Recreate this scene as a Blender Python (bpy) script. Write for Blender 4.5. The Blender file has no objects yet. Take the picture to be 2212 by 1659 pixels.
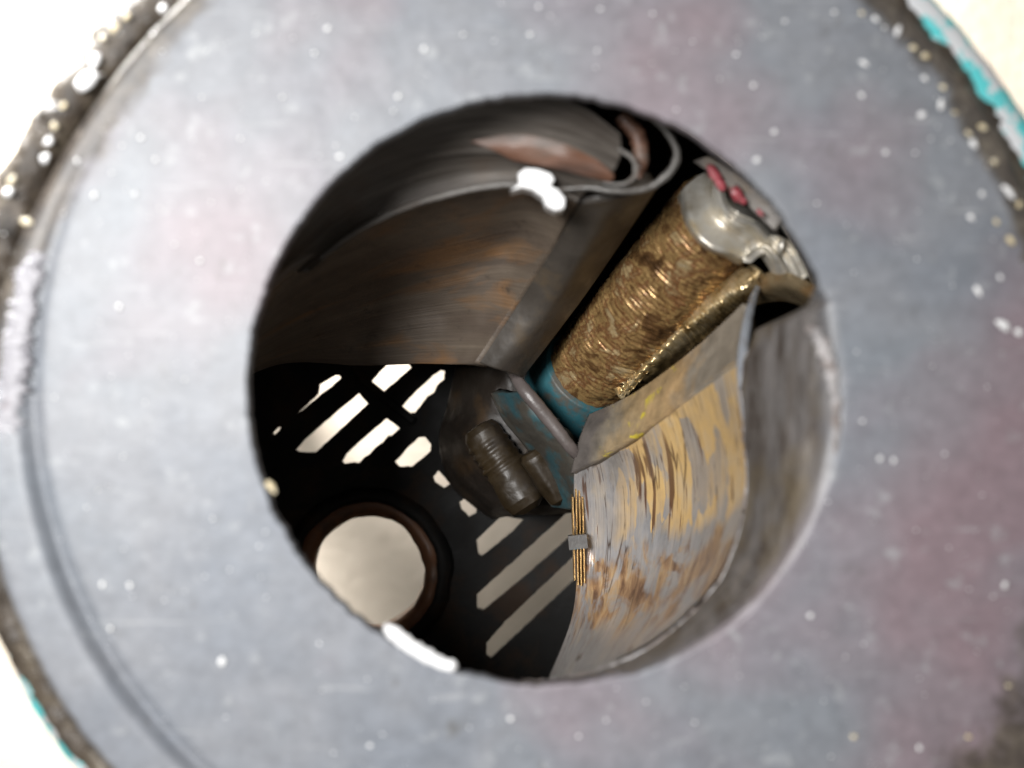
import bpy, bmesh, math, random
from mathutils import Vector, Matrix, noise
random.seed(7)
R = math.radians
SC = bpy.context.scene
COL = SC.collection

# ------------------------------------------------------------------ camera
CAM_H = 0.30                       # lens above the cover plate
cam_d = bpy.data.cameras.new('camera')
cam = bpy.data.objects.new('camera', cam_d); COL.objects.link(cam)
cam.location = (0, 0, CAM_H)
cam_d.sensor_width = 36; cam_d.lens = 36 * CAM_H / 0.2048
cam_d.clip_start = 0.01; cam_d.clip_end = 50
cam_d.dof.use_dof = True; cam_d.dof.focus_distance = 0.405; cam_d.dof.aperture_fstop = 7.0
SC.camera = cam

# ------------------------------------------------------------------ light
w = bpy.data.worlds.new('World'); SC.world = w; w.use_nodes = True
bg = w.node_tree.nodes['Background']
bg.inputs[0].default_value = (1.0, 0.965, 0.92, 1); bg.inputs[1].default_value = 0.29

def area(name, loc, target, size, power, col):
    l = bpy.data.lights.new(name, 'AREA'); l.shape = 'DISK'; l.size = size; l.energy = power; l.color = col
    o = bpy.data.objects.new(name, l); COL.objects.link(o); o.location = loc
    o.rotation_euler = (Vector(target) - Vector(loc)).to_track_quat('-Z', 'Y').to_euler()
    return o
def spot(name, loc, target, cone, radius, power, col):
    l = bpy.data.lights.new(name, 'SPOT'); l.spot_size = R(cone); l.spot_blend = 1.0
    l.shadow_soft_size = radius; l.energy = power; l.color = col
    o = bpy.data.objects.new(name, l); COL.objects.link(o); o.location = loc
    o.rotation_euler = (Vector(target) - Vector(loc)).to_track_quat('-Z', 'Y').to_euler()
    return o
spot('added_key_spot', (-0.205, 0.085, 0.58), (-0.072, -0.010, 0.0), 48, 0.09, 31, (1.0, 0.985, 0.97))  # added spot standing in for daylight; soft cone edge darkens plate's lower right
area('added_ground_fill', (-0.226, 0.273, -0.045), (-0.05, 0.05, -0.29), 0.14, 9.0, (1.0, 0.99, 0.97))  # added low fill, unseen, brightens only the ground around and below the housing

vs = SC.view_settings
vs.view_transform = 'Standard'; vs.look = 'None'; vs.exposure = 0; vs.gamma = 1
vs.use_curve_mapping = False

# ------------------------------------------------------------------ helpers
K = 0.2048 / 2212                  # metres per unit of the measuring grid, at the plate

def P(x, y, dep=0.0):
    s = K * (CAM_H + dep) / CAM_H
    return Vector(((x - 1106) * s, -(y - 829.5) * s, -dep))

def S(px, dep):                    # a length on the measuring grid at a depth
    return px * K * (CAM_H + dep) / CAM_H

def nz(v, f, seed=0.0):
    return noise.noise(Vector((v[0] * f + seed, v[1] * f + seed * 1.7, v[2] * f - seed)))

def fbm(v, f, seed=0.0):
    return nz(v, f, seed) + .5 * nz(v, f * 2.1, seed + 3) + .25 * nz(v, f * 4.3, seed + 9)

def empty(name, loc, label, cat, group=None):
    o = bpy.data.objects.new(name, None); COL.objects.link(o)
    o.location = loc; o.empty_display_size = .01
    o['label'] = label; o['category'] = cat
    if group: o['group'] = group
    return o

def world_loc(o):
    v = Vector(o.location)
    while o.parent:
        o = o.parent; v += Vector(o.location)
    return v

def link(name, me, mat, parent=None, smooth=True, thick=None, label=None, kind=None):
    o = bpy.data.objects.new(name, me); COL.objects.link(o)
    if mat: me.materials.append(mat)
    if smooth:
        for p in me.polygons: p.use_smooth = True
    if parent:
        o.parent = parent
        me.transform(Matrix.Translation(-world_loc(parent)))
    if thick:
        m = o.modifiers.new('thickness', 'SOLIDIFY'); m.thickness = thick; m.offset = -1
    if label: o['label'] = label
    if kind: o['kind'] = kind
    return o

def mesh_from(name, vs_, fs, uvs=None):
    me = bpy.data.meshes.new(name); me.from_pydata([tuple(v) for v in vs_], [], fs)
    if uvs:
        l = me.uv_layers.new(name='UVMap')
        for p in me.polygons:
            for li in p.loop_indices:
                l.data[li].uv = uvs[me.loops[li].vertex_index]
    me.update()
    return me

def cr(p0, p1, p2, p3, t):
    t2 = t * t; t3 = t2 * t
    return [.5 * ((2 * b) + (c - a) * t + (2 * a - 5 * b + 4 * c - d) * t2 + (3 * b - a - 3 * c + d) * t3)
            for a, b, c, d in zip(p0, p1, p2, p3)]

def spline(pts, n):
    out = []
    m = len(pts) - 1
    for i in range(n + 1):
        f = i / n * m; k = min(int(f), m - 1); t = f - k
        g = lambda j: pts[max(0, min(m, j))]
        out.append(cr(g(k - 1), g(k), g(k + 1), g(k + 2), t))
    return out

def patch(rows, nu=60, nv=60, disp=None):
    """rows of (x, y, depth) -> smooth sheet facing the opening"""
    fine = [spline(r, nv) for r in rows]
    grid = list(zip(*[spline([fine[i][j] for i in range(len(rows))], nu) for j in range(nv + 1)]))
    V, U, F = [], [], []
    for i in range(nu + 1):
        for j in range(nv + 1):
            x, y, d = grid[i][j]
            p = P(x, y, d)
            if disp: p = p + disp(p, i / nu, j / nv)
            V.append(p); U.append((j / nv, 1 - i / nu))
    for i in range(nu):
        for j in range(nv):
            a = i * (nv + 1) + j
            F.append((a, a + nv + 1, a + nv + 2, a + 1))
    return mesh_from('sheet', V, F, U)

def tube(pts, n=60, seg=12, rough=0.0, seed=0, flat=1.0):
    """pts of (x, y, depth, radius in grid units)"""
    s = spline(pts, n)
    C = [P(a, b, c) for a, b, c, _ in s]
    V, F = [], []
    for i, c in enumerate(C):
        t = (C[min(i + 1, n)] - C[max(i - 1, 0)]).normalized()
        up = Vector((0, 0, 1))
        a = t.cross(up).normalized(); b = a.cross(t).normalized()
        r = S(max(s[i][3], .3), s[i][2])
        for k in range(seg):
            th = 2 * math.pi * k / seg
            q = c + (a * math.cos(th) + b * math.sin(th) * flat) * r
            if rough: q += (q - c) * rough * fbm(q, 900, seed)
            V.append(q)
    for i in range(n):
        for k in range(seg):
            k2 = (k + 1) % seg
            F.append((i * seg + k, i * seg + k2, (i + 1) * seg + k2, (i + 1) * seg + k))
    F.append(tuple(range(seg))[::-1]); F.append(tuple(n * seg + k for k in range(seg)))
    return mesh_from('tube', V, F)

def turned(A, B, prof, seg=80, sub=1, disp=None, caps=True):
    """surface turned about the axis A-B; prof of (t along the axis, radius in metres)"""
    ax = B - A; L = ax.length; t = ax.normalized()
    a = t.cross(Vector((0, 0, 1))).normalized(); b = a.cross(t).normalized()
    pr = []
    for i in range(len(prof) - 1):
        for k in range(sub):
            f = k / sub
            pr.append((prof[i][0] + (prof[i + 1][0] - prof[i][0]) * f, prof[i][1] + (prof[i + 1][1] - prof[i][1]) * f))
    pr.append(prof[-1])
    V, U, F = [], [], []
    for i, (s, r) in enumerate(pr):
        for k in range(seg):
            th = 2 * math.pi * k / seg
            rr = r + (disp(s * L, th, r) if disp else 0)
            V.append(A + t * (s * L) + (a * math.cos(th) + b * math.sin(th)) * rr)
            U.append((k / seg, s))
    n = len(pr)
    for i in range(n - 1):
        for k in range(seg):
            k2 = (k + 1) % seg
            F.append((i * seg + k, (i + 1) * seg + k, (i + 1) * seg + k2, i * seg + k2))
    if caps:
        F.append(tuple(range(seg))); F.append(tuple((n - 1) * seg + k for k in range(seg))[::-1])
    return mesh_from('turned', V, F, U)

def ring(cx, cy, prof, seg=256, closed=True, disp=None):
    """prof of (radius m, z m) turned about the vertical through the world point cx, cy"""
    V, F = [], []
    n = len(prof)
    for k in range(seg):
        th = 2 * math.pi * k / seg
        for (r, z) in prof:
            v = Vector((cx + r * math.cos(th), cy + r * math.sin(th), z))
            if disp: v = v + disp(v, th, r)
            V.append(v)
    for k in range(seg):
        k2 = (k + 1) % seg
        for i in range(n if closed else n - 1):
            i2 = (i + 1) % n
            F.append((k * n + i, k * n + i2, k2 * n + i2, k2 * n + i))
    return mesh_from('ring', V, F)

def prism(poly, z0, z1):
    n = len(poly)
    V = [Vector((p[0], p[1], z0)) for p in poly] + [Vector((p[0], p[1], z1)) for p in poly]
    F = [tuple(range(n))[::-1], tuple(range(n, 2 * n))] + [(i, (i + 1) % n, n + (i + 1) % n, n + i) for i in range(n)]
    return mesh_from('prism', V, F)

def box_between(a, b, width, height):
    t = (b - a).normalized(); s = t.cross(Vector((0, 0, 1))).normalized(); u = s.cross(t).normalized()
    V = []
    for p in (a, b):
        for sx, sy in ((-1, -1), (1, -1), (1, 1), (-1, 1)):
            V.append(p + s * sx * width / 2 + u * sy * height / 2)
    F = [(0, 1, 2, 3), (7, 6, 5, 4), (0, 4, 5, 1), (1, 5, 6, 2), (2, 6, 7, 3), (3, 7, 4, 0)]
    return mesh_from('bar', V, F)

def bevel(o, wd, seg=2):
    m = o.modifiers.new('bevel', 'BEVEL'); m.width = wd; m.segments = seg; m.limit_method = 'ANGLE'; m.angle_limit = R(40)

# ------------------------------------------------------------------ materials
class Mat:
    def __init__(s, name):
        s.m = bpy.data.materials.new(name); s.m.use_nodes = True
        s.nt = s.m.node_tree; s.N = s.nt.nodes; s.L = s.nt.links
        s.b = s.N['Principled BSDF']
    def n(s, t, **kw):
        x = s.N.new(t)
        for k, v in kw.items(): setattr(x, k, v)
        return x
    def coord(s, kind='Object', scale=(1, 1, 1)):
        t = s.n('ShaderNodeTexCoord'); m = s.n('ShaderNodeMapping')
        m.inputs['Scale'].default_value = scale
        s.L.new(t.outputs[kind], m.inputs[0]); return m.outputs[0]
    def noise(s, vec, scale, detail=4, rough=.55, dist=0.0):
        x = s.n('ShaderNodeTexNoise'); x.inputs['Scale'].default_value = scale
        x.inputs['Detail'].default_value = detail; x.inputs['Roughness'].default_value = rough
        x.inputs['Distortion'].default_value = dist
        s.L.new(vec, x.inputs['Vector']); return x.outputs['Fac']
    def ramp(s, fac, stops, interp='LINEAR'):
        x = s.n('ShaderNodeValToRGB'); x.color_ramp.interpolation = interp
        e = x.color_ramp.elements
        while len(e) < len(stops): e.new(.5)
        for el, (p, c) in zip(e, stops):
            el.position = p; el.color = (*c, 1) if len(c) == 3 else c
        s.L.new(fac, x.inputs[0]); return x.outputs[0]
    def mix(s, fac, a, b, mode='MIX'):
        x = s.n('ShaderNodeMixRGB', blend_type=mode)
        for i, v in ((0, fac), (1, a), (2, b)):
            if hasattr(v, 'links'): s.L.new(v, x.inputs[i])
            elif i == 0: x.inputs[0].default_value = v
            else: x.inputs[i].default_value = (*v, 1)
        return x.outputs[0]
    def set(s, col=None, rough=None, metal=None, spec=None):
        for k, v in (('Base Color', col), ('Roughness', rough), ('Metallic', metal), ('Specular IOR Level', spec)):
            if v is None: continue
            if hasattr(v, 'links'): s.L.new(v, s.b.inputs[k])
            elif k == 'Base Color': s.b.inputs[k].default_value = (*v, 1)
            else: s.b.inputs[k].default_value = v
        return s
    def bump(s, h, strength=.3, dist=.001):
        x = s.n('ShaderNodeBump'); x.inputs['Strength'].default_value = strength
        x.inputs['Distance'].default_value = dist
        s.L.new(h, x.inputs['Height']); s.L.new(x.outputs[0], s.b.inputs['Normal']); return s

g3 = lambda v: (v, v, v)

# weathered grey paint of the cover plate
M = Mat('grey_blue_paint'); c = M.coord()
base = M.ramp(M.noise(c, 24, 3), [(.33, (.152, .168, .194)), (.5, (.178, .188, .208)), (.68, (.165, .182, .206))])
mauve = M.ramp(M.noise(c, 15, 3, .5), [(.52, g3(0)), (.70, g3(1))])
base = M.mix(mauve, base, (.20, .150, .168))
fine = M.ramp(M.noise(c, 280, 5, .65), [(.3, g3(.84)), (.7, g3(1.14))])
base = M.mix(1.0, base, fine, 'MULTIPLY')
dark = M.ramp(M.noise(c, 130, 5, .65), [(.64, g3(0)), (.78, g3(.6))])
base = M.mix(dark, base, (.09, .09, .085))
wear = M.ramp(M.noise(c, 190, 4, .6), [(.60, g3(0)), (.72, g3(.5))])
base = M.mix(wear, base, (.36, .375, .385))
mp = M.n('ShaderNodeMapping'); mp.inputs['Rotation'].default_value = (0, 0, .6); mp.inputs['Scale'].default_value = (1.4, 26, 1)
M.L.new(c, mp.inputs[0])
scx = M.ramp(M.noise(mp.outputs[0], 30, 3, .6), [(.66, g3(0)), (.71, g3(.45))])
base = M.mix(scx, base, (.34, .35, .36))
# scuffed bare metal inside the lip of the hole, edge dirt, widened at lower right as painted shade
wa = M.n('ShaderNodeAttribute', attribute_name='wear').outputs['Fac']
scr = M.coord('Object', (1.0, .14, .3))
lipc = M.ramp(M.noise(scr, 260, 5, .65), [(.38, (.05, .038, .03)), (.46, (.095, .083, .074)), (.54, (.13, .12, .115)), (.64, (.20, .178, .165))])
ol = M.ramp(M.noise(c, 45, 3), [(.5, g3(0)), (.65, g3(.6))])
lipc = M.mix(ol, lipc, (.15, .115, .065))
base = M.mix(M.ramp(wa, [(.0, g3(0)), (.55, g3(.95))]), base, lipc)
ga = M.n('ShaderNodeAttribute', attribute_name='grime_shade').outputs['Fac']
gn = M.n('ShaderNodeMath', operation='MULTIPLY_ADD'); M.L.new(ga, gn.inputs[0]); gn.inputs[1].default_value = .85
M.L.new(M.noise(c, 130, 5, .7), gn.inputs[2])
grc = M.ramp(M.noise(c, 210, 5, .65), [(.3, (.022, .018, .014)), (.5, (.06, .048, .036)), (.66, (.12, .10, .075)), (.78, (.27, .24, .19))])
base = M.mix(M.ramp(gn.outputs[0], [(.66, g3(0)), (.92, g3(.92))]), base, grc)
M.set(base, .42, 0, .4); M.bump(M.noise(c, 500, 4, .6), .12, .0005)
m_plate = M.m

# bare white paint chips
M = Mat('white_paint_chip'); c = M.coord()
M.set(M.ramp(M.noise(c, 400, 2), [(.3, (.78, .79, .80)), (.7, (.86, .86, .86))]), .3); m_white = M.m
M = Mat('pale_gold_chip'); c = M.coord()
M.set(M.ramp(M.noise(c, 500, 2), [(.3, (.55, .44, .24)), (.7, (.82, .76, .60))]), .3); m_gold = M.m

M = Mat('grimy_grease'); c = M.coord()
M.set(M.ramp(M.noise(c, 160, 5, .65), [(.3, (.018, .014, .011)), (.5, (.055, .042, .030)), (.64, (.11, .09, .065)), (.78, (.26, .23, .18))]), .5)
M.bump(M.noise(c, 600, 4), .6, .001); m_grime = M.m

M = Mat('turquoise_paint'); c = M.coord()
chip = M.ramp(M.noise(c, 120, 5, .65), [(.50, g3(0)), (.54, g3(1))])
col = M.mix(chip, (.10, .56, .58), (.62, .64, .66))
M.set(col, .35); M.bump(M.noise(c, 200, 4), .2, .0008); m_turq = M.m

M = Mat('pale_sandy_concrete'); c = M.coord()
a = M.ramp(M.noise(c, 30, 6, .6), [(.3, (.53, .455, .37)), (.7, (.63, .55, .46))])
sp = M.ramp(M.noise(c, 260, 3, .6), [(.66, g3(0)), (.74, g3(.5))])
M.set(M.mix(sp, a, (.36, .30, .22)), .9); M.bump(M.noise(c, 180, 5), .4, .002); m_ground = M.m

def cast_mat(name, stops, rust, rscale=40, rlo=.52, rhi=.66, rough=.45, metal=.0, stretch=None):
    M = Mat(name); c = M.coord(scale=stretch or (1, 1, 1))
    a = M.ramp(M.noise(c, 60, 5, .6), stops)
    r = M.ramp(M.noise(c, rscale, 5, .62), [(rlo, g3(0)), (rhi, g3(.85))])
    M.set(M.mix(r, a, rust), M.ramp(M.noise(c, 120, 4), [(.3, g3(rough - .12)), (.7, g3(rough + .15))]), metal)
    M.bump(M.noise(c, 380, 5, .6), .35, .0006)
    return M.m
m_dark = cast_mat('oily_brown_cast_iron', [(.3, (.060, .046, .035)), (.7, (.105, .084, .062))], (.18, .092, .035), 34, .52, .70)
M = Mat('brown_turned_iron'); c = M.coord(); ua = M.coord('UV', (1.2, 7, 1)); ub = M.coord('UV', (2.0, 80, 1)); uc = M.coord('UV', (1.5, 3.0, 1))
col = M.ramp(M.noise(ua, 1.0, 5, .6, .3), [(.3, (.075, .056, .043)), (.5, (.098, .076, .057)), (.7, (.13, .104, .078))])
tint = M.ramp(M.noise(uc, 1.6, 4, .6, .6), [(.50, g3(0)), (.66, g3(.8))])
col = M.mix(tint, col, (.17, .088, .036))
col = M.mix(1.0, col, M.ramp(M.noise(ub, 1.0, 3, .6), [(.3, g3(.82)), (.7, g3(1.2))]), 'MULTIPLY')
col = M.mix(M.ramp(M.noise(c, 170, 4, .65), [(.60, g3(0)), (.72, g3(.6))]), col, (.025, .02, .016))
M.set(col, M.ramp(M.noise(c, 140, 4), [(.3, g3(.42)), (.7, g3(.66))]), .0); M.bump(M.noise(ub, 1.0, 4, .6), .35, .0007); m_bowl = M.m
M = Mat('grey_turned_iron'); c = M.coord(); ua = M.coord('UV', (2.0, 9, 1)); ub = M.coord('UV', (3.5, 34, 1))
col = M.ramp(M.noise(ua, 1.0, 5, .6, .4), [(.3, (.045, .036, .029)), (.5, (.075, .065, .056)), (.66, (.13, .115, .10)), (.76, (.12, .07, .045))])
col = M.mix(1.0, col, M.ramp(M.noise(ub, 1.0, 4, .6), [(.3, g3(.78)), (.7, g3(1.22))]), 'MULTIPLY')
col = M.mix(M.ramp(M.noise(c, 30, 4, .6), [(.5, g3(0)), (.66, g3(.75))]), col, (.085, .058, .04))
M.set(col, .42, .1); M.bump(M.noise(ub, 1.0, 4, .6), .4, .0007); m_upper = M.m
m_dark3 = cast_mat('dark_grey_brown_iron', [(.3, (.034, .029, .024)), (.7, (.066, .057, .048))], (.085, .058, .03), 60, .56, .72)
m_dark2 = cast_mat('grey_brown_cast_iron', [(.3, (.10, .09, .08)), (.7, (.20, .18, .16))], (.17, .115, .06), 60, .56, .72)
m_ledge = cast_mat('grey_scaled_iron', [(.3, (.06, .056, .05)), (.7, (.125, .115, .105))], (.06, .04, .027), 70)
m_rust = cast_mat('orange_brown_rust', [(.36, (.055, .032, .024)), (.5, (.12, .058, .036)), (.66, (.19, .09, .05))], (.085, .07, .06), 60, .52, .62, stretch=(.5, 1.9, 1))
m_hub = cast_mat('dark_red_rust', [(.3, (.12, .055, .028)), (.7, (.21, .095, .045))], (.07, .045, .03), 90)
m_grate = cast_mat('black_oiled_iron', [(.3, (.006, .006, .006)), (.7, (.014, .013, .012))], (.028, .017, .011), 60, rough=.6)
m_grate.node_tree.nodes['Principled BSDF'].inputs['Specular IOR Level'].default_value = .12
m_inner = cast_mat('dark_brown_iron', [(.3, (.035, .027, .021)), (.7, (.07, .054, .04))], (.11, .055, .026), 45)
m_block = cast_mat('greasy_black_brown_iron', [(.3, (.012, .009, .007)), (.7, (.028, .021, .015))], (.045, .027, .013), 80, .52, .66, .5)
m_mauve = cast_mat('mauve_grey_steel', [(.3, (.075, .062, .058)), (.7, (.13, .11, .105))], (.05, .04, .034), 120)
m_teal = cast_mat('worn_teal_paint', [(.3, (.018, .075, .095)), (.7, (.03, .12, .14))], (.075, .062, .048), 110, .52, .62)
m_socket = cast_mat('oily_grey_iron', [(.3, (.055, .052, .05)), (.7, (.11, .105, .10))], (.03, .10, .12), 90, .58, .66)
m_bolt = cast_mat('oily_bronze_iron', [(.3, (.012, .008, .004)), (.7, (.034, .022, .009))], (.018, .013, .009), 140)
m_red = cast_mat('pinkish_red_paint', [(.3, (.20, .032, .04)), (.7, (.36, .07, .085))], (.10, .04, .035), 260, .54, .62)
m_strip = cast_mat('pale_mauve_paint', [(.3, (.28, .275, .30)), (.7, (.38, .375, .40))], (.18, .155, .165), 120, .54, .64)
m_web = cast_mat('blue_grey_steel', [(.3, (.17, .18, .20)), (.7, (.28, .30, .33))], (.14, .12, .10), 140, .56, .66, .3)
m_tealdark = cast_mat('greasy_dark_teal', [(.3, (.016, .045, .055)), (.7, (.035, .085, .095))], (.055, .042, .030), 100, .40, .52)
m_lip = cast_mat('chipped_pale_grey', [(.3, (.20, .19, .19)), (.7, (.44, .42, .42))], (.15, .115, .10), 150, .46, .56)

# rust-streaked machined liner (u across, v down)
M = Mat('rust_streaked_steel')
uv = M.coord('UV', (24, 2.2, 1)); uv2 = M.coord('UV', (1, 1, 1)); uvf = M.coord('UV', (120, 3, 1))
sx = M.n('ShaderNodeSeparateXYZ'); M.L.new(uv2, sx.inputs[0])
def warp(out, n_, amt):
    x = M.n('ShaderNodeMath', operation='MULTIPLY_ADD'); M.L.new(n_, x.inputs[0]); x.inputs[1].default_value = amt
    y = M.n('ShaderNodeMath', operation='SUBTRACT'); M.L.new(out, y.inputs[0]); y.inputs[1].default_value = amt / 2
    M.L.new(y.outputs[0], x.inputs[2]); return x.outputs[0]
vw = M.n('ShaderNodeVectorMath', operation='ADD')
nv_ = M.n('ShaderNodeTexNoise'); nv_.inputs['Scale'].default_value = 1.0; nv_.inputs['Detail'].default_value = 5
M.L.new(M.coord('UV', (30, 9, 1)), nv_.inputs['Vector'])
sc_ = M.n('ShaderNodeVectorMath', operation='SCALE'); sc_.inputs['Scale'].default_value = .55
M.L.new(nv_.outputs['Color'], sc_.inputs[0]); M.L.new(M.coord('UV', (13, 3.4, 1)), vw.inputs[0]); M.L.new(sc_.outputs[0], vw.inputs[1])
vo = M.n('ShaderNodeTexVoronoi', distance='CHEBYCHEV'); vo.inputs['Scale'].default_value = 1.0; M.L.new(vw.outputs[0], vo.inputs['Vector'])
vs_ = M.n('ShaderNodeSeparateXYZ'); M.L.new(vo.outputs['Color'], vs_.inputs[0])
bl_ = M.n('ShaderNodeMath', operation='MULTIPLY_ADD'); M.L.new(vs_.outputs[0], bl_.inputs[0]); bl_.inputs[1].default_value = .45
hf_ = M.n('ShaderNodeMath', operation='MULTIPLY'); M.L.new(M.noise(M.coord('UV', (15, 2.6, 1)), 1.0, 4, .6, .4), hf_.inputs[0]); hf_.inputs[1].default_value = .5
M.L.new(hf_.outputs[0], bl_.inputs[2]); blk_n = bl_.outputs[0]
VV = warp(sx.outputs[1], blk_n, .30); UU = warp(sx.outputs[0], M.noise(uv2, 4, 3), .25)
grey = M.ramp(M.noise(M.coord('UV', (9, 4, 1)), 1.0, 5, .65), [(.3, (.22, .22, .22)), (.5, (.32, .315, .32)), (.7, (.42, .38, .33))])
orange = M.ramp(M.noise(M.coord('UV', (8, 4, 1)), 1.0, 5, .65), [(.3, (.50, .37, .22)), (.5, (.68, .46, .20)), (.7, (.60, .48, .32))])
up = M.mix(1.0, M.ramp(VV, [(.54, g3(0)), (.60, g3(1))]), M.ramp(UU, [(.22, g3(.12)), (.36, g3(1))]), 'MULTIPLY')
up = M.mix(1.0, up, M.ramp(blk_n, [(.40, g3(.25)), (.52, g3(1))]), 'MULTIPLY')
col = M.mix(up, grey, orange)
lowm = M.ramp(VV, [(.18, g3(0)), (.25, g3(1)), (.44, g3(1)), (.49, g3(0))])
patchy = M.ramp(M.noise(M.coord('UV', (9, 6, 1)), 1.0, 5, .65, .8), [(.40, g3(0)), (.52, g3(.9))])
brown = M.ramp(M.noise(M.coord('UV', (26, 7, 1)), 1.0, 4, .6, .5), [(.36, (.13, .062, .03)), (.50, (.34, .20, .10)), (.60, (.46, .31, .16)), (.7, (.40, .34, .27))])
col = M.mix(M.mix(1.0, lowm, patchy, 'MULTIPLY'), col, brown)
st = M.ramp(M.noise(M.coord('UV', (24, 1.9, 1)), 1.0, 3, .55), [(.60, g3(0)), (.625, g3(.97))])
ck = M.n('ShaderNodeTexVoronoi', feature='DISTANCE_TO_EDGE'); ck.inputs['Scale'].default_value = 1.0
M.L.new(M.coord('UV', (22, 1.7, 1)), ck.inputs['Vector'])
ckm = M.mix(1.0, M.ramp(ck.outputs['Distance'], [(.0, g3(.9)), (.035, g3(0))]), M.ramp(M.noise(uv2, 6.0, 3, .6), [(.48, g3(0)), (.56, g3(1))]), 'MULTIPLY')
st2 = M.mix(1.0, st, M.ramp(VV, [(.52, g3(.0)), (.60, g3(1)), (.88, g3(.8)), (.97, g3(.2))]), 'MULTIPLY')
col = M.mix(st2, col, (.10, .042, .02)); col = M.mix(ckm, col, (.06, .035, .022))
fl = M.ramp(M.noise(uvf, 1.0, 3, .6), [(.3, g3(.90)), (.7, g3(1.08))])
col = M.mix(1.0, col, fl, 'MULTIPLY')
M.set(col, M.ramp(st2, [(0, g3(.24)), (1, g3(.65))]), .2)
hh = M.n('ShaderNodeMath', operation='SUBTRACT'); M.L.new(M.noise(uvf, 1.0, 3, .6), hh.inputs[0]); M.L.new(st2, hh.inputs[1])
M.bump(hh.outputs[0], .35, .0006); m_liner = M.m

M = Mat('yellow_stained_face'); c = M.coord(); uv2 = M.coord('UV')
sx = M.n('ShaderNodeSeparateXYZ'); M.L.new(uv2, sx.inputs[0])
ad = M.n('ShaderNodeMath', operation='MULTIPLY_ADD'); M.L.new(M.noise(c, 90, 4, .6), ad.inputs[0]); ad.inputs[1].default_value = .55
M.L.new(sx.outputs[0], ad.inputs[2])
col = M.ramp(ad.outputs[0], [(.38, (.10, .088, .08)), (.52, (.17, .145, .11)), (.66, (.29, .21, .115)), (.85, (.38, .255, .13)), (1.0, (.24, .21, .17))])
col = M.mix(1.0, col, M.ramp(M.noise(c, 240, 5, .65), [(.3, g3(.7)), (.7, g3(1.25))]), 'MULTIPLY')
ye = M.ramp(M.noise(c, 210, 4, .6), [(.58, g3(0)), (.63, g3(1))])
ye = M.mix(1.0, ye, M.ramp(ad.outputs[0], [(.5, g3(0)), (.58, g3(1)), (.72, g3(1)), (.8, g3(0))]), 'MULTIPLY')
M.set(M.mix(ye, col, (.52, .42, .04)), .38); M.bump(M.noise(c, 260, 5, .6), .45, .0008); m_yellow = M.m

# golden-brown oily thread
M = Mat('golden_rusty_thread'); c = M.coord()
col = M.ramp(M.noise(c, 130, 5, .65, .5), [(.30, (.055, .028, .012)), (.42, (.16, .085, .034)), (.49, (.38, .245, .10)), (.55, (.19, .085, .035)), (.62, (.44, .32, .16)), (.74, (.48, .40, .28))])
M.set(col, M.ramp(M.noise(c, 240, 4), [(.3, g3(.16)), (.7, g3(.46))]), .5)
M.bump(M.noise(c, 700, 4, .6), .4, .0005); m_thread = M.m

M = Mat('bright_ribbed_steel'); c = M.coord(); sx = M.n('ShaderNodeSeparateXYZ'); M.L.new(M.coord('UV'), sx.inputs[0])
cr_m = M.ramp(sx.outputs[1], [(.12, g3(.2)), (.22, g3(1)), (.42, g3(1)), (.56, g3(0))])  # crest gets a lighter colour standing in for its highlights
col = M.ramp(M.noise(c, 150, 5, .65), [(.34, (.09, .05, .02)), (.5, (.24, .15, .06)), (.66, (.40, .28, .12))])
col2 = M.ramp(M.noise(c, 190, 4, .65), [(.34, (.22, .14, .055)), (.48, (.50, .37, .18)), (.62, (.66, .54, .34))])
M.set(M.mix(cr_m, col, col2), .22, .6); M.bump(M.noise(c, 700, 3), .25, .0004); m_ridge = M.m

M = Mat('polished_steel_collar'); c = M.coord()
M.set(M.ramp(M.noise(c, 130, 4, .6), [(.3, (.34, .28, .19)), (.5, (.58, .56, .51)), (.66, (.55, .49, .38)), (.75, (.44, .31, .13))]), M.ramp(M.noise(c, 120, 3), [(.3, g3(.24)), (.7, g3(.42))]), .55)
M.bump(M.noise(c, 420, 3), .2, .0005); m_collar = M.m

m_brownsteel = cast_mat('brown_oily_steel', [(.3, (.16, .115, .06)), (.7, (.34, .27, .17))], (.20, .11, .04), 90, .5, .62, .3, .5)
M = Mat('brass_shim'); c = M.coord()
M.set(M.ramp(M.noise(c, 300, 3), [(.3, (.38, .22, .08)), (.7, (.72, .50, .22))]), .25, .8); m_brass = M.m

# ------------------------------------------------------------------ setting
GZ = -0.29
gm = mesh_from('ground', [(-3, -3, GZ), (3, -3, GZ), (3, 3, GZ), (-3, 3, GZ)], [(0, 1, 2, 3)])
go = link('ground', gm, m_ground, smooth=False); go['kind'] = 'structure'

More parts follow.
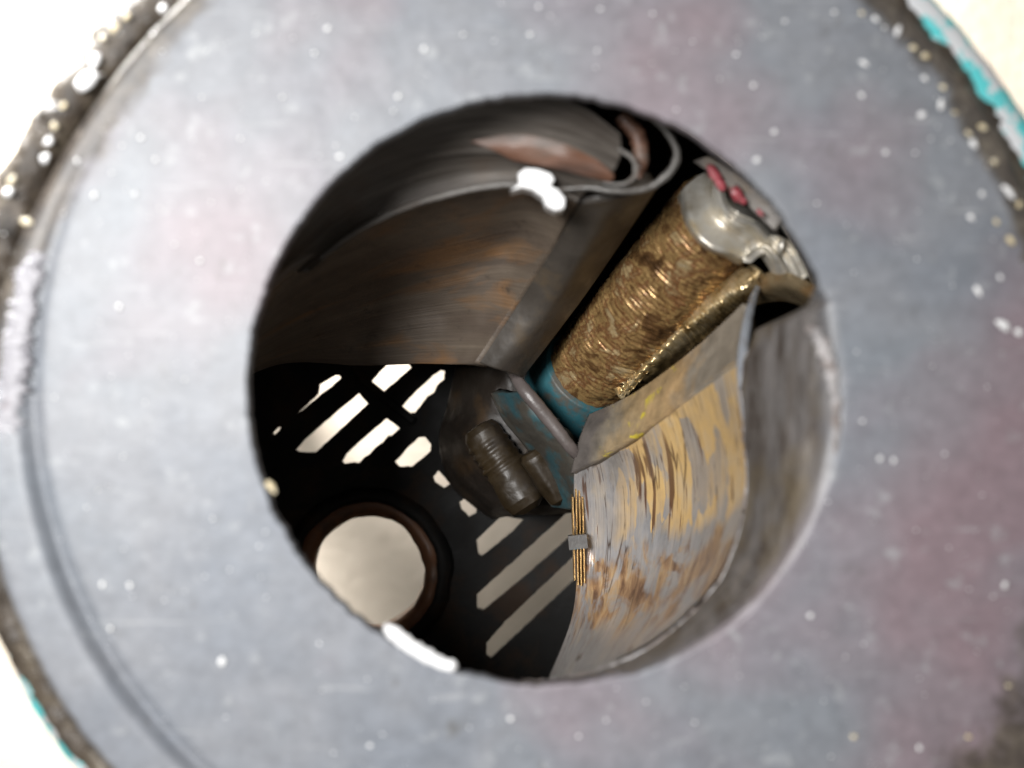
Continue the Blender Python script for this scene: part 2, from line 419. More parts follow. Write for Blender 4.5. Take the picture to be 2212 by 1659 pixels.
# ------------------------------------------------------------------ housing
OC = P(1115, 880); ox, oy = OC.x, OC.y
RP = 1178 * K                       # edge of the plate
housing = empty('machine_housing', (ox, oy, GZ), 'turquoise painted round cast housing around the grey cover, slotted grate in its bottom', 'housing')
FD = 0.150                          # depth of the grate
RI, RO = RP + 0.0002, RP + 0.0075
def wob(v, th, r): return Vector((0, 0, .0006 * fbm(v, 60, 4)))
link('shell', ring(ox, oy, [(RI - .004, -.020), (RO - .003, -.020), (RO - .004, -FD - .062), (RI - .005, -FD - .062)], 160), m_turq, housing)  # skirt below the grate is added to shade the ground underneath
link('lining', ring(ox, oy, [(RI - .0125, -.012), (RI - .0045, -.012), (RI - .0055, -FD - .0625), (RI - .0135, -FD - .0625)], 160), m_inner, housing, label='dark brown inner wall of the housing')  # lower part added dark to stop turquoise bounce on the ground
def flange_disp(v, th, r):
    a = (math.degrees(th) - 38 + 180) % 360 - 180
    b_ = (math.degrees(th) - 222 + 180) % 360 - 180
    k = .0062 * math.exp(-(a / 42) ** 2) + .0036 * math.exp(-(b_ / 24) ** 2) - .0042       # the band is wider towards the upper right
    e = Vector((math.cos(th), math.sin(th), 0))
    if r > RI + .004: return e * (k + .0008 * fbm(v, 90, 2)) + Vector((0, 0, .0005 * fbm(v, 120, 6)))
    return e * .0002 * fbm(v, 120, 1)
link('flange', ring(ox, oy, [(RI + .0015, -.018), (RI + .0015, -.0045), (RI + .003, -.0032), (RO - .002, -.0035), (RO + .0005, -.0055), (RO + .001, -.018)], 320, disp=flange_disp), m_turq, housing, label='turquoise painted rim with chipped paint')
def grime_disp(v, th, r):
    return Vector((math.cos(th), math.sin(th), 0)) * .0011 * fbm(v, 210, 5) + Vector((0, 0, .0016 * fbm(v, 260, 8) - .004 * math.exp(-((((math.degrees(th) + 38) + 180) % 360 - 180) / 30) ** 2)))
gp = [(RP - .0045 + .0052 * (1 - math.cos(a)) , -.0062 + .0050 * math.sin(a)) for a in [i * math.pi / 8 for i in range(9)]]
gp = gp[::-1] + [(RP - .0045, -.014), (RP + .0055, -.014)][::1]
link('grime_ring', ring(ox, oy, gp, 700, disp=grime_disp), m_grime, housing, label='brown grimy grease packed between cover and turquoise rim')
for a in (45, 165, 285):
    d = Vector((math.cos(R(a)), math.sin(R(a)), 0)) * (RP + .0005)
    lg = ring(ox + d.x, oy + d.y, [(.001, GZ), (.012, GZ), (.012, GZ + .004), (.008, GZ + .010), (.009, -FD - .0622), (.001, -FD - .0622)], 24)
    link('leg', lg, m_inner, housing)

# grate in the bottom
def gp2(x, y): 
    v = P(x, y, FD); return Vector((v.x, v.y))
sF = S(1, FD)
RG = RI - .0138
Z2 = lambda x, y: gp2(529 + .7812 * x, 194 + .7812 * y)
slots = [[(75,950),(88,935),(100,932),(95,942),(80,955)],
 [(135,903),(168,872),(200,842),(205,815),(218,806),(235,797),(248,789),(262,790),(265,797),(240,820),(215,838),(160,885)],
 [(140,995),(160,970),(240,901),(315,838),(340,868),(262,941),(195,1002),(150,1002)],
 [(348,808),(370,781),(395,757),(452,757),(460,768),(420,803),(378,840),(360,828)],
 [(268,1028),(278,1008),(340,952),(392,908),(428,935),(404,958),(396,956),(384,972),(360,990),(345,1008),(330,1016),(315,1032),(300,1030),(275,1034)],
 [(428,880),(470,836),(520,790),(540,775),(553,778),(550,800),(530,818),(524,836),(505,848),(470,893),(455,893)],
 [(415,1030),(450,990),(480,962),(498,960),(515,980),(513,1000),(485,1023),(460,1042),(425,1042)],
 [(520,1072),(535,1053),(552,1072),(567,1090),(550,1102),(525,1085)],
 [(593,1140),(608,1130),(640,1160),(640,1170),(620,1182),(600,1160)],
 [(640,1245),(710,1178),(770,1188),(740,1222),(700,1255),(655,1290),(645,1285)],
 [(642,1395),(680,1360),(790,1261),(895,1165),(960,1110),(960,1180),(895,1240),(780,1340),(660,1440),(642,1435)],
 [(668,1530),(720,1470),(810,1384),(895,1303),(960,1240),(960,1310),(895,1370),(790,1470),(680,1572),(668,1565)]]
bm = bmesh.new()
def loop(pts):
    vv = [bm.verts.new((p[0], p[1], -FD)) for p in pts]
    for k in range(len(vv)): bm.edges.new((vv[k], vv[(k + 1) % len(vv)]))
loop([(ox + RG * math.cos(2 * math.pi * k / 120), oy + RG * math.sin(2 * math.pi * k / 120)) for k in range(120)])
HUBC = P(795, 1237, FD)
loop([(HUBC.x + 140 * sF * math.cos(2 * math.pi * k / 90), HUBC.y + 140 * sF * math.sin(2 * math.pi * k / 90)) for k in range(90)])
for sl in slots:
    pp = [Z2(x, y) for x, y in sl]; out = []
    for k in range(len(pp)):                                   # cast edges are not quite straight
        a, b = pp[k], pp[(k + 1) % len(pp)]; m_ = max(1, int((b - a).length / .0012))
        for q in range(m_):
            v = a.lerp(b, q / m_); out.append((v.x + .00022 * nz((v.x, v.y, 0), 900, 2), v.y + .00022 * nz((v.x, v.y, 1), 900, 5)))
    loop(out)
bmesh.ops.triangle_fill(bm, use_beauty=True, use_dissolve=False, edges=bm.edges[:])
bmesh.ops.recalc_face_normals(bm, faces=bm.faces[:])
if sum(f.normal.z for f in bm.faces) < 0: bmesh.ops.reverse_faces(bm, faces=bm.faces[:])
me = bpy.data.meshes.new('grate_plate'); bm.to_mesh(me); bm.free()
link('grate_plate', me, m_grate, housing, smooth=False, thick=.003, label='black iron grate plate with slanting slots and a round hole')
for (x0, y0, x1, y1, w_) in [(318, 795, 470, 920, 26), (240, 700, 330, 795, 26)]:
    a, b = Z2(x0, y0), Z2(x1, y1)
    bevel(link('grate_rib', box_between(Vector((a.x, a.y, -FD)), Vector((b.x, b.y, -FD)), w_ * .7812 * sF, .003), m_grate, housing, smooth=False), .0007)
HC = HUBC
u = lambda px: px * sF
hub_prof = [(u(126), -FD - .006), (u(128), -FD - .001), (u(150), -FD + .002), (u(154), -FD + .0035), (u(168), -FD + .0036), (u(180), -FD + .002), (u(186), -FD - .0006), (u(184), -FD - .0066)]
def hd(v, th, r): return Vector((math.cos(th), math.sin(th), 0)) * .0006 * fbm(v, 120, 11)
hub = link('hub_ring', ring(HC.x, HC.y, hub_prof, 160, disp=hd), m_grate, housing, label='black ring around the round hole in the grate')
seat = link('hub_seat', ring(HC.x, HC.y, [(u(119), -FD - .0065), (u(121), -FD - .0006), (u(151), -FD + .0027), (u(152), -FD - .0005), (u(130), -FD - .0030), (u(127), -FD - .0064)], 120, disp=hd), m_hub, hub, label='rusty red seat of the round hole')
# ------------------------------------------------------------------ cover plate
cover = empty('cover_plate', (ox, oy, -.012), 'round grey blue painted cover plate with a large hole, speckled with white chips', 'cover plate')
NA = 720
HX, HY = 1172, 840
rim_tab = [(-100, 632, .006), (-92, 632, .024), (-80, 622, .026), (-68, 605, .027), (-46.6, 564, .028), (-28.6, 501, .028), (-14, 447, .028), (0, 427, .028), (8, 438, .027), (15, 474, .026), (18, 606, .012), (21, 630, .006)]
def rim(deg):
    d = ((deg + 180) % 360) - 180
    if d <= rim_tab[0][0] or d >= rim_tab[-1][0]: return 629, .006
    for i in range(len(rim_tab) - 1):
        a, b = rim_tab[i], rim_tab[i + 1]
        if a[0] <= d <= b[0]:
            t = (d - a[0]) / (b[0] - a[0]); t = t * t * (3 - 2 * t) if i in (0, 9, 10) else t
            return a[1] + (b[1] - a[1]) * t, a[2] + (b[2] - a[2]) * t
V, F, WEAR, GRIME_SHADE = [], [], [], []
KIN, KOUT = 40, 70
for k in range(NA):
    deg = 360 * k / NA; th = R(deg)
    cs, sn = math.cos(th), -math.sin(th)          # grid y points down
    ri, di = rim(deg)
    jag = 5.5 * noise.noise(Vector((cs * 9, sn * 9, 3))) + 4 * noise.noise(Vector((cs * 30, sn * 30, 7))) + 2.5 * noise.noise(Vector((cs * 80, sn * 80, 7)))
    soft = min(1, (632 - ri) / 60) if ri < 632 else 0
    rt = 642 + jag * (1 - soft) + 14 * soft
    col_ = []
    # back face, lower lip, inner curve
    e = P(HX + (ri + 14) * cs, HY + (ri + 14) * sn, di); e.z = -di - .003; col_.append(e)
    for j in range(KIN + 1):
        t = j / KIN                                # 0 at the rim, 1 at the flat
        r = ri + jag * (1 - soft) + (rt - ri - jag * (1 - soft)) * (t if soft > .3 else 1 - math.cos(t * math.pi / 2))
        d = di * (1 - (t if soft <= .3 else 1 - (1 - t) ** 1.7)) if soft > .3 else di * (1 - math.sin(t * math.pi / 2))
        if soft > .3:
            d += .0005 * min(1, soft) * math.sin(math.pi * t) ** .6 * (math.sin(t * 2 * math.pi * 4.3 + 2 * noise.noise(Vector((cs * 4, sn * 4, 1)))) * (.6 + noise.noise(Vector((cs * 7, sn * 7, t * 3)))))
        p = P(HX + r * cs, HY + r * sn, d); col_.append(p)
    p0 = P(HX + rt * cs, HY + rt * sn); 
    # outer end on the plate edge
    dx, dy = HX - 1115, HY - 880
    bq = dx * cs + dy * sn; cq = dx * dx + dy * dy - 1178 ** 2
    ro = -bq + math.sqrt(bq * bq - cq) + 230 * math.exp(-((((deg + 38) + 180) % 360 - 180) / 20) ** 2) + 26 * math.exp(-((((deg - 38) + 180) % 360 - 180) / 34) ** 2) - 52 * math.exp(-((((deg - 152) + 180) % 360 - 180) / 30) ** 2)
    for j in range(1, KOUT + 1):
        r = rt + (ro - rt) * j / KOUT
        z = 0
        ll = math.exp(-((((deg - 212) + 180) % 360 - 180) / 36) ** 2)
        z += ll * -.0022 * math.exp(-((r - 1104) / 13) ** 2) + ll * .0017 * (1 / (1 + math.exp(-(r - 1118) / 6)))
        q = P(HX + r * cs, HY + r * sn)
        edge = max(0, (j - KOUT + 3) / 3)
        q.z = z - .0012 * edge ** 2 + .00010 * fbm(q, 60, 2)
        col_.append(q)
    q = P(HX + ro * cs, HY + ro * sn); q.z = -.009; col_.append(q)
    q = P(HX + (ri + 60) * cs, HY + (ri + 60) * sn); q.z = -.009 - (di if soft > .3 else 0) * .9; col_.append(q)
    V += col_
    WEAR += [soft] + [soft * (1 - (j / KIN) ** 2.2) for j in range(KIN + 1)] + [0] * (KOUT + 2)
    da = lambda c_, w_: math.exp(-((((deg - c_) + 180) % 360 - 180) / w_) ** 2)
    ga = max(da(150, 34), .8 * da(35, 34), 2.6 * da(-40, 26), .12)  # lower-right dirt widened to paint that corner's shade as well
    GRIME_SHADE += [0] * (KIN + 2) + [max(0, min(1, 1 - (ro - (rt + (ro - rt) * j / KOUT)) / (95 * ga + 12))) for j in range(1, KOUT + 1)] + [1, 0]
n = len(col_)
for k in range(NA):
    k2 = (k + 1) % NA
    for i in range(n):
        i2 = (i + 1) % n
        F.append((k * n + i, k2 * n + i, k2 * n + i2, k * n + i2))
pm = mesh_from('plate', V, F); 
bm = bmesh.new(); bm.from_mesh(pm); bmesh.ops.recalc_face_normals(bm, faces=bm.faces); bm.to_mesh(pm); bm.free()
for nm, dat in (('wear', WEAR), ('grime_shade', GRIME_SHADE)):
    at = pm.attributes.new(nm, 'FLOAT', 'POINT'); at.data.foreach_set('value', dat)
plate = link('plate', pm, m_plate, cover)
rc = []
for dg in range(-94, 14, 3):
    rr_, dp_ = rim(dg); rc.append((HX + (rr_ + 1) * math.cos(R(dg)), HY - (rr_ + 1) * math.sin(R(dg)), dp_ + .0006, 4.5 if dg < 0 else 2))
link('bore_edge', tube(rc, 240, 10, .8, 14, .8), m_lip, cover, label='pale edge with a built-in highlight where the hole meets the bore wall')  # pale tube carries the rim's highlight line in its colour

# white chips and specks on the plate, each one a small lump
chips = [(917,107,9,1,0),(860,209,7,1.4,40),(770,325,8,1.2,0),(735,338,9,1.1,0),(258,663,9,1.3,80),(432,563,8,1,0),(481,1428,13,1.1,90),(222,1262,8,1.2,90),(281,1264,9,1.1,90),(240,1358,8,1,0),
 (1103,1552,8,1,0),(1750,1330,8,1.1,80),(1297,20,6,1,0),(1163,15,6,1.2,20),(1145,75,6,1.3,10),(680,115,6,1,0),(708,62,8,1.2,20),(1000,75,5,1,0),(1290,110,5,1,0),(1410,30,5,1,0),(1590,118,6,1.3,20),
 (1672,285,8,1.1,80),(1627,185,7,1.2,10),(1634,346,8,1.3,20),(1802,27,6,1.4,20),(1695,46,5,1.3,25),(1866,137,7,2.6,-35),(1861,207,7,1.4,-50),(1991,248,9,1.5,25),(1912,330,8,1,0),(2096,469,9,1.3,-50),
 (2112,629,9,2.3,-60),(2167,704,14,2.0,-35),(2200,718,11,1.4,-30),(1930,995,7,1.2,80),(1900,990,7,1.2,80),(1862,910,6,1,0),(2170,1263,8,1.3,90),(1985,1615,8,1.2,80),(800,1610,7,1,0),(850,240,5,1,0),(460,1120,5,1,0),
 (305,298,9,1,0),(168,348,9,1,0),(205,422,9,1,0),(292,418,8,1,0),(336,345,7,1,0),(353,20,12,1.3,60),(2121,419,9,1.2,-70),(2160,599,8,1.2,-60),(1910,60,5,1,0),(560,700,4,1,0),(640,900,4,1,0),(400,820,4,1,0),(520,300,5,1,0),(610,210,5,1,0),(1250,1590,5,1,0),(690,1390,5,1,0),(560,1180,4,1,0),(1500,1560,5,1,0),(2040,980,5,1,0),(1850,760,4,1,0),(1980,560,4,1,0),(2010,300,4,1,0)]
rim_chips = [(188,180,24,1.6,40,0),(208,133,15,2.0,70,0),(107,307,12,1.3,50,0),(100,343,12,1.8,75,0),(27,390,10,1.4,60,1),(20,417,13,1.3,30,0),(120,273,10,1.2,40,1),(250,62,11,1.6,55,1),(225,84,9,1.5,40,1),(275,40,9,1.4,40,1),(60,480,11,2.2,-10,1),(140,230,9,1.4,50,1),
 (1889,43,8,1.3,-50,0),(1937,68,9,1.6,70,0),(1971,105,9,1.6,-30,1),(1996,123,9,1.8,-20,1),(1996,171,8,1.3,-40,0),(2030,228,10,1.5,80,0),(2101,312,10,1.7,-60,0),(2121,276,8,1.8,-30,1),(2178,417,11,1.8,-50,0),(2199,442,9,1.6,80,1),(2090,290,7,1.4,-40,1),(2145,350,8,1.5,-40,1),(1860,30,7,1.4,-35,1),(2035,190,8,1.5,-40,1),(2060,245,6,1.4,-40,1),(2180,520,9,1.5,-50,1),(2150,480,8,1.4,-50,1),(2175,1480,6,1.2,0,1),(2090,1590,7,1.2,0,1),(1842,1590,9,1,0,1)]
ico = bmesh.new(); bmesh.ops.create_icosphere(ico, subdivisions=2, radius=1)
ico_me = bpy.data.meshes.new('chip'); ico.to_mesh(ico_me); ico.free()
def lump(x, y, z, r, asp, ang, seed):
    me = ico_me.copy()
    rot = Matrix.Rotation(R(ang), 4, 'Z')
    for v in me.vertices:
        k = 1 + .75 * nz(v.co, 1.5, seed * 2.37)
        v.co = rot @ Vector((v.co.x * k * asp * r, v.co.y * k * r, v.co.z * min(.45 * r, .0006)))
    me.transform(Matrix.Translation((x, y, z)))
    return me
for i, (x, y, r, a_, an) in enumerate(chips):
    if math.hypot(x - HX, y - HY) < 655: continue
    p = P(x, y); link('paint_chip', lump(p.x, p.y, 0.0003, r * .62 * K, a_, an, i), m_white, cover)
for i, (x, y, r, a_, an, g) in enumerate(rim_chips):
    p = P(x, y); link('grease_flake', lump(p.x, p.y, 0.0008 if r < 20 else .001, r * .62 * K, a_ * random.uniform(.9, 1.5), an, i + 90), m_gold if g else m_white, cover)
# fine specks, too many and too small to pick apart
bm = bmesh.new()
for i in range(420):
    while True:
        x, y = random.uniform(0, 2212), random.uniform(0, 1659)
        if math.hypot(x - HX, y - HY) > 660 and math.hypot(x - 1115, y - 880) < 1170: break
    rr = (.9 + 2.2 * random.random() ** 3) * K
    p = P(x, y)
    bmesh.ops.create_icosphere(bm, subdivisions=1, radius=1, matrix=Matrix.Translation((p.x, p.y, .0001)) @ Matrix.Diagonal((rr * random.uniform(.8, 1.6), rr, rr * .5, 1)))
sm = bpy.data.meshes.new('specks'); bm.to_mesh(sm); bm.free()
link('paint_specks', sm, m_white, cover, kind='stuff')
# white flake on the lower edge of the hole and the pale chipped edge at its right
link('edge_flake', tube([(832,1352,.001,7),(850,1368,.000,16),(885,1395,.000,15),(925,1418,.000,15),(958,1434,.000,13),(978,1440,.000,12),(985,1442,.001,5)], 40, 12, .35, 3, .5), m_white, cover, label='white flake on the lower edge of the hole')
link('rim_strip', tube([(90, 512, .0006, 4), (76, 560, .0, 20), (56, 640, -.0004, 23), (38, 740, -.0005, 26), (28, 830, -.0005, 27), (10, 930, -.0004, 24), (-10, 985, .0004, 8)], 200, 14, .8, 21, .35), m_strip, cover, label='pale raised paint strip at the left edge of the cover')
link('edge_flake', tube([(575,1040,.001,4),(586,1052,.001,8),(594,1066,.001,3)], 14, 8, .3, 5, .5), m_gold, cover)
link('lip_ridge', tube([(1705, 690, .022, 4), (1728, 690, .012, 9), (1755, 708, .004, 13), (1780, 748, .0, 16), (1797, 810, -.0002, 13), (1806, 880, -.0002, 9), (1806, 950, 0, 6), (1800, 1010, .001, 3)], 120, 12, .9, 8, .5), m_lip, cover, label='pale chipped edge at the right of the hole')

# ------------------------------------------------------------------ bore liner
liner = empty('bore_liner', P(1420, 1150, .11), 'rust streaked curved steel bore wall below the right side of the hole', 'bore liner')
def lin_d(p, u_, v_): return Vector((0, 0, .00035 * fbm(p, 140, 3)))
link('liner_wall', patch([
    [(1240, 1016, .094), (1345, 950, .081), (1470, 862, .062), (1592, 778, .033)],
    [(1240, 1090, .101), (1370, 1050, .090), (1505, 1005, .068), (1618, 950, .0295)],
    [(1245, 1200, .105), (1365, 1200, .094), (1500, 1165, .070), (1618, 1095, .0295)],
    [(1236, 1330, .098), (1335, 1335, .082), (1450, 1310, .058), (1550, 1272, .029)],
    [(1180, 1478, .050), (1262, 1462, .041), (1350, 1440, .034), (1430, 1400, .0285)]], 110, 110, lin_d), m_liner, liner, thick=.004)
link('parting_face', patch([
    [(1272, 895, .096), (1375, 845, .084), (1500, 752, .066), (1605, 655, .050)],
    [(1252, 945, .093), (1360, 890, .081), (1488, 805, .062), (1606, 715, .042)],
    [(1232, 1022, .093), (1345, 956, .080), (1470, 868, .061), (1594, 784, .032)]], 30, 60, lin_d), m_yellow, liner, thick=.003, label='flat yellow stained face along the ribbed roll')
link('end_web', tube([(1640, 615, .060, 6), (1626, 650, .050, 9), (1612, 710, .039, 11), (1604, 780, .032, 12), (1604, 850, .030, 10), (1610, 920, .030, 5)], 60, 14, .1, 17, .8), m_web, liner)
for i, (x, y0, y1) in enumerate([(1236, 1070, 1250), (1243, 1050, 1260), (1250, 1050, 1262), (1257, 1070, 1256)]):
    a, b = P(x, y0, .100), P(x + 5, y1, .1035)
    s_ = link('shim', box_between(a, b, S(4.2, .1), .004), m_brass, liner, smooth=False); bevel(s_, .0002)
link('shim_clip', box_between(P(1228, 1172, .0985), P(1268, 1168, .0985), S(30, .1), .003), m_socket, liner, smooth=False)

# ------------------------------------------------------------------ threaded shaft
SA, SB = P(1268, 812, .114), P(1552, 478, .066)
SR = .0124
LS = (SB - SA).length
def thread(s, th, r):
    q = Vector((s * 60, math.cos(th) * 1.2, math.sin(th) * 1.2))
    wv = noise.noise(q * 1.6) * 2.6
    am = .55 + .75 * noise.noise(Vector((s * 190, math.cos(th) * 1.7 + 5, math.sin(th) * 1.7)))
    rib = math.sin(s * 2 * math.pi / .00150 + wv + th)
    am *= min(1, max(.05, (s - .005) / .004)) * .8
    pit = noise.noise(Vector((s * 420, math.cos(th) * 5, math.sin(th) * 5 + 9)))
    return .00085 * max(.10, am) * rib * (.6 + .8 * noise.noise(Vector((s * 700, math.cos(th) * 3 + 4, math.sin(th) * 3)))) + .00042 * pit
shaft = empty('ribbed_roll', SA, 'thick golden brown ribbed roll slanting up to a polished collar', 'roll')
link('roll_body', turned(SA, SB, [(-.10, SR * .98), (.02, SR), (1.02, SR), (1.05, SR * .97)], 128, 150, thread), m_thread, shaft)
def soft(s, th, r): return .0003 * noise.noise(Vector((s * 200, math.cos(th) * 2, math.sin(th) * 2)))
link('collar', patch([
    [(1462, 428, .062), (1478, 405, .058), (1515, 375, .060), (1545, 372, .050), (1570, 365, .060)],
    [(1485, 495, .055), (1498, 490, .0495), (1530, 450, .053), (1562, 440, .045), (1590, 425, .057)],
    [(1522, 538, .053), (1534, 530, .0475), (1568, 490, .051), (1590, 470, .043), (1625, 455, .056)],
    [(1565, 556, .054), (1573, 546, .0485), (1605, 515, .052), (1632, 488, .045), (1665, 480, .057)],
    [(1597, 572, .058), (1602, 558, .0525), (1632, 535, .054), (1660, 520, .048), (1690, 512, .057)],
    [(1618, 558, .056), (1626, 540, .0495), (1655, 525, .052), (1682, 530, .048), (1710, 530, .056)],
    [(1640, 554, .055), (1652, 533, .0485), (1675, 527, .051), (1702, 540, .048), (1728, 550, .056)],
    [(1663, 585, .055), (1676, 556, .0485), (1697, 556, .052), (1717, 572, .048), (1740, 590, .056)],
    [(1680, 622, .058), (1702, 600, .052), (1717, 595, .053), (1734, 608, .049), (1750, 625, .056)]], 120, 70,
    lambda p, a, b: Vector((0, 0, .00022 * fbm(p, 130, 4)))), m_collar, shaft, thick=.002, label='polished rolled collar at the top of the ribbed roll')
link('roll_stub', turned(SA, SB, [(1.40, SR * .85), (1.9, SR * .85)], 64, 6, soft), m_dark2, shaft)
for (x, y, d, r) in [(1545, 378, .037, 11), (1555, 398, .037, 10), (1592, 420, .034, 11), (1603, 431, .034, 7), (1642, 459, .031, 5)]:
    p = P(x, y, d); me = lump(0, 0, 0, S(r, d), 2.0, -52, x)
    for v in me.vertices: v.co.z *= .8
    me.transform(Matrix.Translation(p)); link('paint_lump', me, m_red, shaft, label='pinkish red paint lump above the collar')
link('paint_bracket', patch([[(1510, 350, .045), (1580, 400, .041), (1680, 500, .037)], [(1540, 340, .043), (1610, 385, .039), (1700, 470, .036)]], 12, 24), m_dark2, shaft, thick=.003)

rod = empty('ribbed_edge', P(1372, 856, .106), 'bright ribbed edge and brown groove along the lower right side of the thick roll', 'ribbed edge')
def ridge(p, a, b):
    s_ = b * .047
    wgt = .25 + .9 * math.exp(-((a - .68) / .16) ** 2)
    am = .55 + .9 * noise.noise(Vector((s_ * 160, 2.2, 1)))
    k = math.sin(s_ * 2 * math.pi / .00160 + 2.5 * noise.noise(Vector((s_ * 90, a * 2, 0)))) * max(.12, am)
    return Vector((-.35, -.45, .8)) * (.00150 * k * wgt + .0005 * noise.noise(Vector((s_ * 500, a * 9, 4))))
link('ridge', patch([
    [(1296, 852, .104), (1405, 700, .088), (1510, 585, .072), (1590, 545, .0605)],
    [(1316, 858, .106), (1434, 706, .090), (1526, 606, .0755), (1596, 566, .0650)],
    [(1344, 848, .096), (1470, 716, .079), (1554, 650, .065), (1630, 596, .0550)],
    [(1374, 858, .105), (1499, 750, .088), (1592, 680, .075), (1660, 632, .0620)]], 60, 420, ridge), m_ridge, rod, thick=.002)
link('end_guide', patch([[(1625, 600, .062), (1690, 585, .052), (1770, 620, .042)], [(1622, 632, .062), (1695, 618, .050), (1782, 660, .038)], [(1622, 662, .068), (1700, 652, .060), (1790, 690, .044)]], 30, 24, lambda p, a, b: Vector((0, 0, .0008 * fbm(p, 200, 4)))), m_brownsteel, rod, thick=.003)

# ------------------------------------------------------------------ shaft socket
so = empty('roll_socket', P(1230, 900, .135), 'dark socket with worn teal ring holding the lower end of the ribbed roll', 'socket')
link('socket_ring', turned(SA, SB, [(-.22, SR * .9), (-.20, SR * 1.08), (-.14, SR * 1.15), (.0, SR * 1.14), (.03, SR * 1.10), (.04, SR * .985), (-.05, SR * .98)], 96, 4, soft, caps=False), m_teal, so)
link('socket_body', turned(SA, SB, [(-.60, SR * .95), (-.56, SR * 1.05), (-.22, SR * 1.10), (-.17, SR * 1.02)], 96, 4, soft), m_socket, so)
link('edge_bar', tube([(1100, 795, .098, 8), (1135, 845, .092, 15), (1190, 912, .0915, 15), (1235, 970, .092, 13), (1258, 1000, .096, 6)], 60, 14, .08, 31, .7), m_mauve, so, label='mauve grey bar in front of the socket')
link('teal_web', patch([
    [(1060, 850, .112), (1120, 850, .098), (1150, 850, .096)],
    [(1085, 905, .113), (1140, 910, .099), (1190, 905, .096)],
    [(1130, 960, .114), (1190, 965, .100), (1235, 965, .096)],
    [(1170, 1020, .116), (1215, 1030, .104), (1250, 1030, .098)],
    [(1190, 1095, .118), (1222, 1100, .112), (1250, 1100, .104)]], 50, 30, lambda p, a, b: Vector((0, 0, .0011 * fbm(p, 150, 3)))), m_tealdark, so, thick=.003, label='worn teal painted web below the bar')

# ------------------------------------------------------------------ lumpy casting block and ribbed bolt
blk = empty('casting_block', P(1080, 980, FD), 'dark lumpy iron block above the slots, between grate and socket', 'block')
link('block_body', patch([
    [(985, 790, .140), (1080, 790, .122), (1200, 790, .122), (1300, 790, .13)],
    [(965, 880, .140), (1060, 880, .122), (1180, 880, .122), (1300, 880, .13)],
    [(948, 950, .142), (1040, 960, .124), (1160, 960, .122), (1300, 960, .13)],
    [(972, 1045, .144), (1060, 1030, .126), (1170, 1040, .124), (1300, 1040, .13)],
    [(1040, 1106, .146), (1090, 1090, .132), (1180, 1090, .128), (1300, 1080, .13)],
    [(1065, 1122, .149), (1120, 1112, .142), (1190, 1112, .138), (1300, 1100, .138)]], 60, 60, lambda p, a, b: Vector((0, 0, .0009 * fbm(p, 130, 6)))), m_block, blk, thick=.006)
BA, BB = P(1042, 935, .118), P(1142, 1092, .116)
BR = S(46, .117)
bolt = empty('ribbed_bolt', BB, 'short bronze brown ribbed bolt lying beside the teal web', 'bolt')
def bthread(s, th, r): return (.0006 * math.sin(s * 2 * math.pi / .0024 + th) * (.5 + noise.noise(Vector((s * 200, math.cos(th), math.sin(th))))) if .002 < s < .012 else 0) + .0007 * noise.noise(Vector((s * 90, math.cos(th) * 1.2, math.sin(th) * 1.2))) + .0002 * noise.noise(Vector((s * 400, math.cos(th) * 2, math.sin(th) * 2)))
link('bolt_body', turned(BA, BB, [(-.1, BR * .3), (-.08, BR * .7), (0, BR * .9), (.62, BR), (.9, BR), (1.0, BR * .85), (1.06, BR * .4)], 64, 30, bthread), m_bolt, bolt)
CA, CB = P(1150, 985, .112), P(1210, 1075, .114)
bolt2 = empty('round_stud', CB, 'small dark round stud between the ribbed bolt and the bore wall', 'stud')
link('stud_body', turned(CA, CB, [(-.1, BR * .4), (0, BR * .62), (.8, BR * .66), (1.0, BR * .6), (1.1, BR * .3)], 48, 8, soft), m_bolt, bolt2)

# ------------------------------------------------------------------ dark curved casting (upper left)
dc = empty('curved_casting', P(900, 650, .11), 'big dark brown curved iron casting filling the upper left of the hole', 'casting')
def cd(p, a, b): return Vector((0, 0, .0006 * fbm(p, 70, 12)))
link('bowl', patch([
    [(430, 800, 0.0520), (640, 580, 0.0520), (860, 455, 0.0410), (1040, 408, 0.0370), (1150, 402, 0.0350), (1246, 440, 0.0370)],
    [(430, 830, 0.0800), (620, 680, 0.0820), (830, 590, 0.0820), (1000, 545, 0.0780), (1110, 520, 0.0720), (1188, 535, 0.0580)],
    [(430, 850, 0.0950), (610, 745, 0.0960), (800, 680, 0.0960), (950, 650, 0.0920), (1050, 640, 0.0840), (1115, 650, 0.0760)],
    [(430, 870, .104), (600, 788, .104), (780, 790, .104), (900, 786, .100), (980, 786, 0.0920), (1026, 782, 0.0840)]], 80, 100, cd), m_bowl, dc, thick=.004)
link('side_face', patch([
    [(1254, 440, 0.0370), (1330, 428, 0.0370), (1420, 405, 0.0430)],
    [(1197, 535, 0.0580), (1270, 540, 0.0560), (1345, 520, 0.0720)],
    [(1125, 648, 0.0760), (1190, 660, 0.0740), (1255, 650, 0.0840)],
    [(1036, 784, 0.0840), (1080, 800, 0.0830), (1130, 815, 0.0940)]], 60, 40, cd), m_dark3, dc, thick=.004, label='grey brown flat side beyond the dark seam')
link('seam_backing', patch([
    [(1225, 435, 0.0410), (1275, 435, 0.0410)], [(1170, 535, 0.0710), (1215, 535, 0.0700)], [(1095, 648, 0.0830), (1145, 648, 0.0810)], [(1010, 782, 0.0920), (1050, 786, 0.0900)]], 30, 6), m_inner, dc, thick=.003)
link('rim_lip', tube([(690, 560, 0.0430, 4.2), (770, 500, 0.0410, 5.4), (880, 447, 0.0380, 6.6), (1000, 412, 0.0350, 7.2), (1100, 398, 0.0330, 7.8), (1190, 408, 0.0330, 6.6), (1250, 432, 0.0340, 5.4)], 80, 10, .3, 2, .7), m_ledge, dc, label='pale worn rim line along the casting')
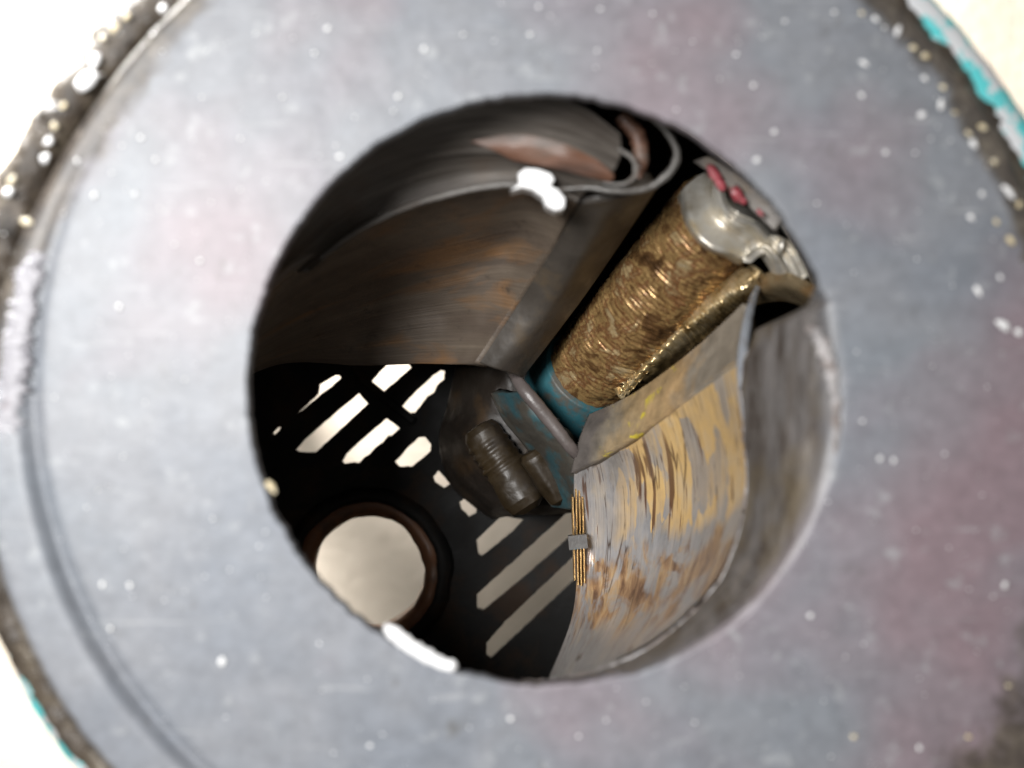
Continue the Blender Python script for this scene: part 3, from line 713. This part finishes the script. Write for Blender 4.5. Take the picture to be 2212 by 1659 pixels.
link('ledge', patch([
    [(560, 560, 0.0430), (720, 420, 0.0390), (900, 345, 0.0330), (1060, 320, 0.0290), (1200, 350, 0.0270), (1300, 400, 0.0290)],
    [(620, 580, 0.0540), (760, 465, 0.0430), (910, 395, 0.0380), (1050, 365, 0.0340), (1160, 372, 0.0310), (1270, 412, 0.0310)],
    [(650, 590, 0.0540), (780, 495, 0.0430), (900, 440, 0.0400), (1030, 408, 0.0360), (1150, 402, 0.0340), (1250, 430, 0.0350)]], 30, 80, cd), m_upper, dc, thick=.003)
link('upper_face', patch([
    [(640, 340, 0.0250), (850, 230, 0.0210), (1050, 190, 0.0190), (1230, 220, 0.0190), (1340, 290, 0.0250)],
    [(620, 440, 0.0330), (830, 320, 0.0280), (1040, 265, 0.0240), (1210, 285, 0.0230), (1340, 340, 0.0270)],
    [(600, 540, 0.0390), (760, 410, 0.0350), (960, 338, 0.0300), (1160, 342, 0.0270), (1310, 398, 0.0285)]], 50, 80, cd), m_upper, dc, thick=.003)
link('rust_patch', patch([
    [(1015, 306, .0255), (1110, 290, .0238), (1210, 308, .0232), (1290, 345, .0242)],
    [(1060, 322, .0252), (1140, 322, .0240), (1230, 345, .0234), (1325, 378, .0250)],
    [(1110, 348, .0262), (1180, 360, .0248), (1250, 376, .0246), (1320, 395, .0268)]], 20, 40, cd), m_rust, dc, thick=.0006, label='orange brown rust patch')
link('ring_lip', tube([(1180, 415, 0.0320, 4.5), (1260, 405, 0.0300, 5.9), (1330, 412, 0.0290, 7.2), (1400, 405, 0.0290, 7.8), (1448, 370, 0.0280, 8.5), (1462, 330, 0.0270, 7.8), (1440, 285, 0.0270, 6.5), (1400, 250, 0.0270, 4.5)], 80, 10, .25, 6, .7), m_ledge, dc, label='outer curl of the casting rim')
link('ring_lip', tube([(1335, 320, 0.0260, 3.9), (1368, 345, 0.0250, 5.9), (1372, 378, 0.0250, 5.9), (1345, 398, 0.0260, 4.5), (1300, 395, 0.0270, 3.2)], 50, 10, .25, 9, .7), m_ledge, dc)
link('rust_fold', tube([(1340, 250, 0.0310, 14), (1375, 290, 0.0310, 18), (1385, 340, 0.0310, 16), (1380, 385, 0.0320, 10)], 40, 10, .3, 9, .7), m_rust, dc)
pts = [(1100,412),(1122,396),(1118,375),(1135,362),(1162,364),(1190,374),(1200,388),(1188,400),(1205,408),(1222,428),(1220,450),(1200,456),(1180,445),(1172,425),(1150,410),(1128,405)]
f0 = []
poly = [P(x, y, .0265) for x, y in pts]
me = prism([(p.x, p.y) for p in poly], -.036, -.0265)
wf = link('light_spot', me, m_white, dc, smooth=False, label='white shape standing in for a bright spot of light on the casting rim'); bevel(wf, .0005, 2)  # blown-out bright spot modelled as a white solid
